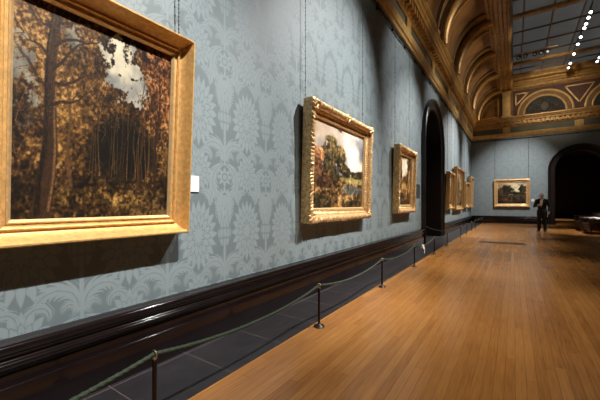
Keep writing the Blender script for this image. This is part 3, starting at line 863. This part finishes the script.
# chains the pictures hang from
def chain(label, p0, p1, pitch, r, group='picture chains'):
    mb = MB(); p0 = Vector(p0); p1 = Vector(p1); L = (p1 - p0).length; n = int(L / pitch)
    for i in range(n + 1):
        c = p0.lerp(p1, i / n)
        h = pitch * .46
        k = (i % 2) * PI / 2
        ring_ = [(c.x + r * math.cos(k + a * PI / 2) * (1 if a % 2 == 0 else .55), c.y + r * math.sin(k + a * PI / 2) * (1 if a % 2 == 0 else .55), c.z) for a in range(4)]
        mb.add([(c.x, c.y, c.z - h)] + ring_ + [(c.x, c.y, c.z + h)], [(0, 2, 1), (0, 3, 2), (0, 4, 3), (0, 1, 4), (5, 1, 2), (5, 2, 3), (5, 3, 4), (5, 4, 1)])
    mb.tube([p0, p1], r * .35, 5)
    return tag(mb.build('hanging_chain', M['chain'], fix=False), label, 'chain', group)
for y, zt, pt, r, lb in ((1.72, 2.66, .035, .008, 'beaded dark chain holding the woodland picture by its far top corner'),
        (3.76, 2.74, .05, .007, 'thin chain over the near end of the cloudy meadow picture'), (5.80, 2.74, .05, .007, 'thin chain over the far end of the cloudy meadow picture'),
        (7.82, 2.72, .06, .007, 'thin chain over the near end of the upright grove picture'), (9.1, 2.72, .06, .007, 'thin chain over the far end of the upright grove picture'),
        (15.3, 2.68, .1, .008, 'thin chain over the near end of the first picture past the doorway'), (16.3, 2.68, .1, .008, 'thin chain over the far end of the first picture past the doorway'),
        (17.4, 3.08, .1, .008, 'thin chain over the near end of the tallest picture past the doorway'), (19.6, 3.08, .1, .008, 'thin chain over the far end of the tallest picture past the doorway'),
        (21.2, 2.55, .12, .008, 'thin chain over the near end of the smaller picture past the tallest one'), (22.2, 2.55, .12, .008, 'thin chain over the far end of the smaller picture past the tallest one'),
        (23.4, 3.05, .12, .008, 'thin chain over the near end of the picture by the far corner'), (24.5, 3.05, .12, .008, 'thin chain over the far end of the picture by the far corner')):
    chain(lb, (.06, y, zt), (.065, y, 5.585), pt, r * 1.4)
for x, lb in ((1.43, 'thin chain over the end of the wooded landscape nearer the corner'), (3.28, 'thin chain over the end of the wooded landscape nearer the archway')):
    chain(lb, (x, YF - .06, 2.90), (x, YF - .065, 5.585), .1, .012)

# ------------------------------------------------------------------ wall labels
def label_card(label, fn, a0, a1, z0, z1, name='wall_label', mt='card', lines=6):
    mb = MB()
    mb.add([fn(a, d, z) for a in (a0, a1) for d in (.001, .012) for z in (z0, z1)], [(0, 1, 3, 2), (4, 6, 7, 5), (0, 4, 5, 1), (2, 3, 7, 6), (0, 2, 6, 4), (1, 5, 7, 3)])
    return tag(mb.build(name, M[mt]), label, 'wall label')
fl = lambda a, d, z: (d, a, z)
ff = lambda a, d, z: (a, YF - d, z)
label_card('white caption card on the wall beside the woodland picture', fl, 1.875, 1.975, 1.415, 1.565)
label_card('dark grey caption panel on the wall between the upright picture and the doorway', fl, 10.14, 10.55, 1.50, 1.92, mt='panel')
label_card('small white caption card on the end wall beside the wooded landscape', ff, 3.43, 3.57, 1.46, 1.63)

# ------------------------------------------------------------------ rope barrier
PX = .785; PH = .435
def post_mesh(root):
    MB().lathe([(.055, 0), (.058, .006), (.05, .016), (.026, .026), (.018, .034)], 24).build('base', M['post'], root, smooth=40)
    MB().lathe([(.0125, .026), (.0125, .395), (.0155, .398), (.0155, .408), (.012, .411)], 16).build('pole', M['post'], root, smooth=40)
    cap = MB().lathe([(.013, .411), (.015, .414), (.015, .419), (.010, .421)], 16)
    k = 14
    cap.tube([(.019 * math.sin(2 * PI * i / k), 0, .438 + .019 * -math.cos(2 * PI * i / k)) for i in range(k + 1)], .0045, 8)
    cap.build('rope_eye', M['ring'], root, smooth=60)
PY = [-.95, 1.05, 2.91, 4.85, 6.80, 8.78, 10.72, 13.75, 15.65, 17.55, 19.45, 21.35, 23.25]
plab = {1.05: 'barrier post at the near end, cut off by the bottom of the photo', 2.91: 'dark barrier post below the cloudy meadow picture, second from the near end',
        4.85: 'dark barrier post third from the near end of the rope', 6.80: 'dark barrier post just before the white tag on the rope',
        8.78: 'dark barrier post just after the white tag on the rope', 10.72: 'last barrier post before the doorway gap', 13.75: 'first barrier post after the doorway gap',
        15.65: 'second barrier post after the doorway gap', 17.55: 'third barrier post after the doorway gap', 19.45: 'fourth barrier post after the doorway gap',
        21.35: 'fifth barrier post after the doorway gap', 23.25: 'last barrier post before the end wall', -.95: None}
first = None
for y in PY:
    if plab[y] is None: continue
    if first is None:
        root = first = empty('barrier_post', plab[y], 'barrier post', (PX, y, 0), group='low rope barrier posts'); post_mesh(root)
    else:
        root = first.copy(); COL.objects.link(root); root.location = (PX, y, 0); root['label'] = plab[y]
        for ch in first.children:
            c = ch.copy(); COL.objects.link(c); c.parent = root
def rope_pts(nodes, sag, fine):
    out = []
    for (a, b) in zip(nodes, nodes[1:]):
        a = Vector(a); b = Vector(b); L = (b - a).length
        n = max(8, int(L / (fine if max(a.y, b.y) < 3.2 else .03)))
        for i in range(n):
            t = i / n
            p = a.lerp(b, t); p.z -= 4 * sag * t * (1 - t) * L / 1.93
            out.append(p)
    out.append(Vector(nodes[-1]))
    return out
zr = .438
r1 = MB().tube(rope_pts([(PX, y, zr) for y in PY[:7]] + [(.13, 10.86, .56)], .085, .008), .0115, 12, strands=3, pitch=.12)
tag(r1.build('barrier_rope', M['rope'], smooth=80), 'green twisted rope threaded through the posts up to the doorway', 'rope')
r2 = MB().tube(rope_pts([(.13, 14.14, .54)] + [(PX, y, zr) for y in PY[7:]] + [(PX, YF - .13, .45)], .085, .02), .0115, 10, strands=3, pitch=.12)
tag(r2.build('barrier_rope', M['rope'], smooth=80), 'green rope threaded through the posts beyond the doorway', 'rope')
# tag hanging on the rope
t = .36; yt = 6.80 + 1.98 * t; zt = zr - 4 * .085 * t * (1 - t) * 1.98 / 1.93 + .013
mb = MB()
pr = [(-.030, -.075), (-.014, .002), (0, .008), (.014, .002), (.034, -.085), (.0315, -.085), (.012, .0), (0, .005), (-.012, .0), (-.0275, -.075)]
mb.prism(pr, lambda p, q, a: (PX + p, a, zt + q), yt - .065, yt + .065, closed=True)
mb.box(PX + .031, PX + .036, yt + .02, yt + .062, zt - .19, zt - .08)
tag(mb.build('rope_tag', M['card']), 'small white tag folded over the green rope before the doorway', 'tag')

# floor grille
v = empty('floor_grille', 'dark slotted metal grille set in the wood floor', 'floor grille', (2.16, 12.55, 0))
MB().box(-.62, .62, -.14, .14, 0, .006).build('slotted_plate', M['vent'], v)
f = MB().box(-.65, .65, -.17, -.14, 0, .009).box(-.65, .65, .14, .17, 0, .009).box(-.65, -.62, -.14, .14, 0, .009).box(.62, .65, -.14, .14, 0, .009)
f.build('rim', M['post'], v)

# ------------------------------------------------------------------ sofas
def sofa(label, loc, L):
    """faces -x; length L along y"""
    s = empty('leather_sofa', label, 'sofa', loc, group='leather sofas in the middle of the room')
    MB().rbox(.06, .92, .05, L - .05, .14, .30, .025).build('base', M['leather'], s, smooth=50)
    n = 3; w = (L - .44) / n
    for k in range(n):
        MB().rbox(.0, .68, .22 + k * w + .005, .22 + (k + 1) * w - .005, .30, .47, .05, 4).build('seat_cushion', M['leather'], s, smooth=50)
    for y0 in (0, L - .22):
        a = MB().rbox(.03, .86, y0 + .02, y0 + .20, .14, .62, .03)
        a.tube([(.01, y0 + .11, .60), (.05, y0 + .11, .60), (.5, y0 + .11, .605), (.92, y0 + .11, .62)], [.105, .12, .12, .11], 18)
        a.build('arm', M['leather'], s, smooth=50)
    b = MB().rbox(.66, .92, .02, L - .02, .14, .76, .05)
    b.tube([(.84, .0, .76), (.84, .06, .76), (.84, L - .06, .76), (.84, L, .76)], [.10, .125, .125, .10], 18)
    b.build('back', M['leather'], s, smooth=50)
    bt = None
    for r_ in range(2):
        for k in range(int(L / .22)):
            q = (.655, .22 + .11 * r_ + k * .22 * (L - .4) / L, .56 + .12 * r_)
            if bt is None: c = bt = MB().ball((0, 0, 0), .012, .016, .016, 8, 6).build('button', M['ebony'], s, smooth=60)
            else: c = bt.copy(); COL.objects.link(c); c.parent = s
            c.location = q
    for x in (.10, .86):
        for y in (.10, L - .10):
            MB().lathe([(.018, 0), (.024, .02), (.03, .07), (.04, .10), (.045, .15)], 14, Matrix.Translation((x, y, 0))).build('foot', M['ebony'], s, smooth=50)
    return s
sofa('dark red leather sofa at the near end of the pair by the archway', (5.12, 17.95, 0), 1.9)
sofa('dark red leather sofa behind the nearer sofa, closer to the archway', (5.10, 20.1, 0), 1.9)

# ------------------------------------------------------------------ the visitor
def caps(mb, chain_, n=14):
    """rounded tapering limb through (point, radius) pairs"""
    pts = []; rr = []
    for (p, r), (q, s) in zip(chain_, chain_[1:]):
        p = Vector(p); q = Vector(q)
        for i in range(6):
            t = i / 6; pts.append(p.lerp(q, t)); rr.append(r + (s - r) * t)
    pts.append(Vector(chain_[-1][0])); rr.append(chain_[-1][1])
    mb.tube(pts, rr, n)
    for p, r in chain_: mb.ball(p, r, nu=n, nv=8)
def fuse(o, vox, it=4):
    m = o.modifiers.new('fuse', 'REMESH'); m.mode = 'VOXEL'; m.voxel_size = vox; m.use_smooth_shade = True
    if it:
        k = o.modifiers.new('soften', 'SMOOTH'); k.iterations = it; k.factor = .5
    return o
man = empty('person', 'person in a black suit and white shirt standing with head bowed over a raised hand', 'person', (3.60, 18.86, 0), (0, 0, R(-14)))
# joints: faces -y; +x is the viewer's right
hipL, hipR = (.095, 0, .93), (-.095, 0, .93)
kneeL, kneeR = (.105, -.02, .50), (-.11, -.02, .50)
ankL, ankR = (.115, .02, .09), (-.125, .02, .09)
shL, shR = (.195, .0, 1.455), (-.195, .0, 1.455)
elL, elR = (.275, .03, 1.17), (-.295, .01, 1.19)
wrL, wrR = (.285, -.07, .93), (-.115, -.235, 1.24)
b = MB()
caps(b, [(hipL, .088), (kneeL, .058), (ankL, .034)]); caps(b, [(hipR, .088), (kneeR, .058), (ankR, .034)])
b.ball((0, 0, .98), .165, .115, .13); b.ball((0, .0, 1.15), .15, .105, .18); b.ball((0, .0, 1.34), .175, .115, .17)
caps(b, [(shR, .06), ((0, .005, 1.47), .065), (shL, .06)])
caps(b, [(shL, .058), (elL, .043), (wrL, .028)]); caps(b, [(shR, .058), (elR, .043), (wrR, .028)])
caps(b, [((0, .01, 1.47), .062), ((0, -.02, 1.56), .056)])
HD = Matrix.Translation((0, -.035, 1.57)) @ Matrix.Rotation(R(30), 4, 'X') @ Matrix.Translation((0, 0, .005))
def hd(p): return HD @ Vector(p)
rotm = HD.to_3x3().to_4x4()
b.ball(hd((0, .012, .125)), .077, .095, .098, 20, 14, rotm)
b.ball(hd((0, -.028, .055)), .056, .062, .062, 18, 12, rotm)
b.ball(hd((0, -.062, .020)), .026, .022, .020, 12, 8, rotm)          # chin
caps(b, [(hd((0, -.082, .118)), .009), (hd((0, -.102, .078)), .013)], 10)   # nose
b.ball(hd((0, -.080, .140)), .050, .014, .010, 12, 8, rotm)           # brow
b.ball(hd((0, -.084, .045)), .024, .010, .006, 12, 8, rotm)           # lips
for s in (-1, 1):
    b.ball(hd((s * .078, .015, .095)), .010, .020, .032, 12, 8, rotm) # ears
    b.ball(hd((s * .038, -.062, .078)), .022, .020, .022, 10, 8, rotm)# cheeks
def hand(wr, d, up, palm, curl, side):
    """d along the hand, up = back of the hand, side towards the thumb"""
    w = Vector(wr); d = Vector(d).normalized(); up = (Vector(up) - d * Vector(up).dot(d)).normalized(); sd = d.cross(up).normalized() * side
    for k in range(4):
        off = sd * (.030 - .020 * k)
        caps(b, [(w + d * .01 + off * .5, .017), (w + d * .085 + off, .0125)], 10)
        L = (.042, .048, .045, .034)[k]
        p0 = w + d * .085 + off; a = curl
        dd = d * math.cos(a) - up * math.sin(a); p1 = p0 + dd * L
        dd = d * math.cos(2 * a) - up * math.sin(2 * a); p2 = p1 + dd * L * .65
        dd = d * math.cos(2.8 * a) - up * math.sin(2.8 * a); p3 = p2 + dd * L * .5
        caps(b, [(p0, .0105), (p1, .009), (p2, .008), (p3, .007)], 8)
    t0 = w + d * .025 + sd * .025; t1 = t0 + (d * .6 + sd * .7 - up * .25).normalized() * .04; t2 = t1 + (d * .85 + sd * .2 - up * .45).normalized() * .032
    caps(b, [(t0, .015), (t1, .011), (t2, .009)], 8)
hand(wrL, (0.02, -.25, -1), (1, 0, 0), 0, .35, 1)
hand(wrR, (.85, -.35, .30), (-.2, -.9, .5), 0, .55, 1)
fuse(b.build('body', M['skin'], man), .0055, 3)
# clothes
j = MB()
j.ball((0, .012, 1.36), .195, .135, .17, 20, 14); j.ball((0, .01, 1.18), .178, .128, .20, 20, 14); j.ball((0, .012, .98), .19, .135, .17, 20, 14)
caps(j, [((-.19, .005, 1.455), .075), ((-.07, .012, 1.49), .075), ((.07, .012, 1.49), .075), ((.19, .005, 1.455), .075)])
caps(j, [(shL, .076), (elL, .062), ((.284, -.055, .965), .047)]); caps(j, [(shR, .076), (elR, .062), ((-.145, -.205, 1.232), .047)])
jo = j.build('jacket', M['suit'], man); fuse(jo, .012, 4)
lp = MB()
for s in (-1, 1):                                       # lapels
    lp.add([(s * .05, -.118, 1.50), (s * .105, -.125, 1.42), (s * .10, -.146, 1.33), (s * .02, -.152, 1.14), (s * .045, -.150, 1.32), (s * .055, -.140, 1.42)], [(0, 1, 2, 3, 4, 5)] if s > 0 else [(5, 4, 3, 2, 1, 0)])
lo = lp.build('lapel', M['suit'], man, fix=False); so = lo.modifiers.new('cloth', 'SOLIDIFY'); so.thickness = .012
sh = MB()
sh.add([(-.055, -.10, 1.50), (.055, -.10, 1.50), (.060, -.136, 1.40), (.045, -.1465, 1.28), (.0, -.1475, 1.13), (-.045, -.1465, 1.28), (-.060, -.136, 1.40)], [(0, 1, 2, 3, 4, 5, 6)])
so_ = sh.build('shirt_front', M['shirt'], man, fix=False); k = so_.modifiers.new('cloth', 'SOLIDIFY'); k.thickness = .012
MB().tube([(.066 * math.cos(a), .002 + .066 * math.sin(a) - .012, 1.515 - .012 * math.sin(-a)) for a in [2 * PI * i / 20 for i in range(21)]], .014, 8, caps=False).build('collar', M['shirt'], man, smooth=60)
tr = MB()
caps(tr, [((.09, .0, .93), .115), ((.105, -.02, .50), .082), ((.115, .015, .09), .068)]); caps(tr, [((-.09, .0, .93), .115), ((-.11, -.02, .50), .082), ((-.125, .015, .09), .068)])
tr.ball((0, .005, .95), .18, .125, .12)
fuse(tr.build('trousers', M['trousers'], man), .012, 4)
for s, ax in ((1, .122), (-1, -.132)):
    shm = MB().rbox(ax - .05 + s * .01, ax + .05 + s * .01, -.19, .09, 0, .055, .024, 3).rbox(ax - .042, ax + .042, -.06, .085, .04, .11, .03, 3)
    shm.build('shoe', M['shoe'], man, smooth=60)
hr = MB()
hr.ball(hd((0, .032, .138)), .080, .092, .092, 20, 14, rotm)
hr.build('hair', M['hair'], man, smooth=60)
for s in (-1, 1):
    MB().ball(hd((s * .030, -.076, .118)), .011, .007, .006, 10, 8, rotm).build('eye', M['shoe'], man, smooth=60)

# ------------------------------------------------------------------ track lights under the laylight
ZT = 9.22
def track(label, p0, p1):
    d = Vector(p1) - Vector(p0)
    mb = MB().box(-.02, .02, 0, d.length, 0, .04)
    for q in np.linspace(.3, d.length - .3, max(2, int(d.length / 3))): mb.box(-.006, .006, q - .006, q + .006, .04, ZG - ZT - .04)
    o = tag(mb.build('light_track', M['lamp']), label, 'light track')
    o.location = p0; o.rotation_euler = (0, 0, math.atan2(-d.x, d.y))
    return o
track('long black light track running under the dark ceiling glass on the left', (5.07, 16.0, ZT), (5.07, 24.0, ZT))
track('black light track at the edge of the photo under the ceiling glass', (6.25, 20.5, ZT), (6.25, 24.0, ZT))
track('short pale rail across the ceiling glass by the gilt beam', (2.50, 20.4, ZT), (4.3, 20.4, ZT)).data.materials[0] = M['gold_light']
fspot = [None]
def spot(label, loc, aim, group, lit=True):
    key = 'lit' if lit else 'off'
    root = empty('track_spotlight', label, 'spotlight', loc, group=group)
    d = Vector(aim).normalized()
    root.rotation_euler = (0, 0, 0)
    q = d.to_track_quat('-Z', 'Y')
    T = Matrix.Translation((0, 0, -.16)) @ q.to_matrix().to_4x4()
    MB().lathe([(.05, .12), (.075, .10), (.085, .06), (.085, -.12), (.092, -.125), (.092, -.14), (.08, -.14), (.078, -.11)], 20, T).build('housing', M['lamp'], root, smooth=40)
    MB().box(-.012, .012, -.03, .03, -.16, 0).build('bracket', M['lamp'], root)
    MB().lathe([(.001, -.120), (.035, -.121), (.056, -.115), (.056, -.110)], 20, T).build('lens', M['lens'] if lit else M['card'], root, smooth=40)
ord_ = ['first', 'second', 'third', 'fourth', 'fifth', 'sixth', 'seventh', 'eighth', 'ninth']
for i, y in enumerate((17.2, 17.66, 18.2, 18.6, 19.5, 20.3, 21.5, 22.8, 23.5)):
    spot('%s lit spotlight of the long track, counting from the top of the photo' % ord_[i], (5.07, y, ZT), (-.15, -1, -.62), 'lit spotlights on the long track')
for y, w in ((22.75, 'upper'), (23.3, 'lower')):
    spot('%s of the two lit spotlights at the right edge of the photo' % w, (6.25, y, ZT), (-.25, -1, -.62), 'lit spotlights at the edge')
for i, x in enumerate((2.72, 3.02, 3.42, 3.68, 3.94)):
    spot('%s unlit small spotlight along the pale rail from the gilt beam' % ord_[i], (x, 20.4, ZT), (-.3, -.8, -.5), 'unlit spotlights on the pale rail', lit=False)

# ------------------------------------------------------------------ light
def lamp(loc, aim, power, ang, blend=.6, size=.05, col=(1, .93, .82)):
    l = bpy.data.lights.new('spot', 'SPOT'); l.energy = power; l.spot_size = R(ang); l.spot_blend = blend; l.shadow_soft_size = size; l.color = col
    o = bpy.data.objects.new('spot_light', l); COL.objects.link(o); o.location = loc
    o.rotation_euler = (Vector(aim) - Vector(loc)).to_track_quat('-Z', 'Y').to_euler()
    return o
COOL = (1, .97, .94)
lamp((5.07, 1.5, 8.78), (0, .7, 2.6), 6600, 36, 1., .06, COOL)
lamp((5.07, 6.9, 8.78), (0, 4.6, 2.2), 6600, 37, 1., .06, COOL)
lamp((5.07, 12.6, 8.78), (0, 9.0, 2.3), 5200, 32, 1., .06, COOL)
lamp((5.07, 22.0, 8.78), (0, 16.2, 2.0), 7500, 40, 1., .06, COOL)
lamp((5.07, 24.3, 8.78), (0, 21.8, 2.0), 4000, 42, 1., .06, COOL)
lamp((4.0, 19.6, 8.78), (2.3, 25.3, 2.1), 3600, 46, 1., .06, COOL)
for y, p in ((.8, 1500), (4.5, 2300), (8, 2100), (12, 2200), (16, 2200), (19.5, 2000)):
    lamp((5.07, y, 8.75), (1.0, y + 1.0, 0), p * 1.15, 42, 1., .15, (1, .90, .76))
lamp((6.25, 18.3, 8.78), (5.3, 19.4, 0), 3600, 32, .8, .06)  # added lamp to put highlights on the sofas
lamp((4.9, YF + 8.2, 5.3), (4.9, YF + 8.6, 0), 800, 52, .3, .1, (1, .90, .84))
for y, p in ((3.2, 500), (8.6, 1500), (12.6, 1300), (17.5, 1100), (22, 900)):   # added lamps lightening the wall above the pictures
    lamp((5.07, y + .6, 8.78), (0, y, 4.5), p, 30, 1., .06, COOL)
for y in (1, 5, 9, 13, 17, 21, 24):                      # added lamps without fittings that brighten the cove
    lamp((6.0, y, 8.5), (.2, y, 7.4), 700, 44, 1., .1, (1, .86, .64))
lamp((4.4, 18.0, 8.7), (4.4, 25.3, 7.9), 900, 46, 1., .1, (1, .86, .64))  # added lamp to brighten the lunette zone

w = bpy.data.worlds.new('World'); scn.world = w; w.use_nodes = True
w.node_tree.nodes['Background'].inputs[0].default_value = (.5, .55, .6, 1); w.node_tree.nodes['Background'].inputs[1].default_value = .004

# ------------------------------------------------------------------ camera
cam = bpy.data.cameras.new('camera'); co = bpy.data.objects.new('camera', cam); COL.objects.link(co)
co.location = (2.5, 0, 1.3); co.rotation_euler = (R(90), 0, R(33.94))
cam.sensor_width = 36; cam.lens = 318 / 600 * 36; cam.shift_y = 4 / 600; cam.clip_start = .05; cam.clip_end = 200
scn.camera = co
scn.view_settings.view_transform = 'Standard'; scn.view_settings.look = 'None'
scn.view_settings.gamma = 1; scn.view_settings.use_curve_mapping = False
scn.view_settings.exposure = 0
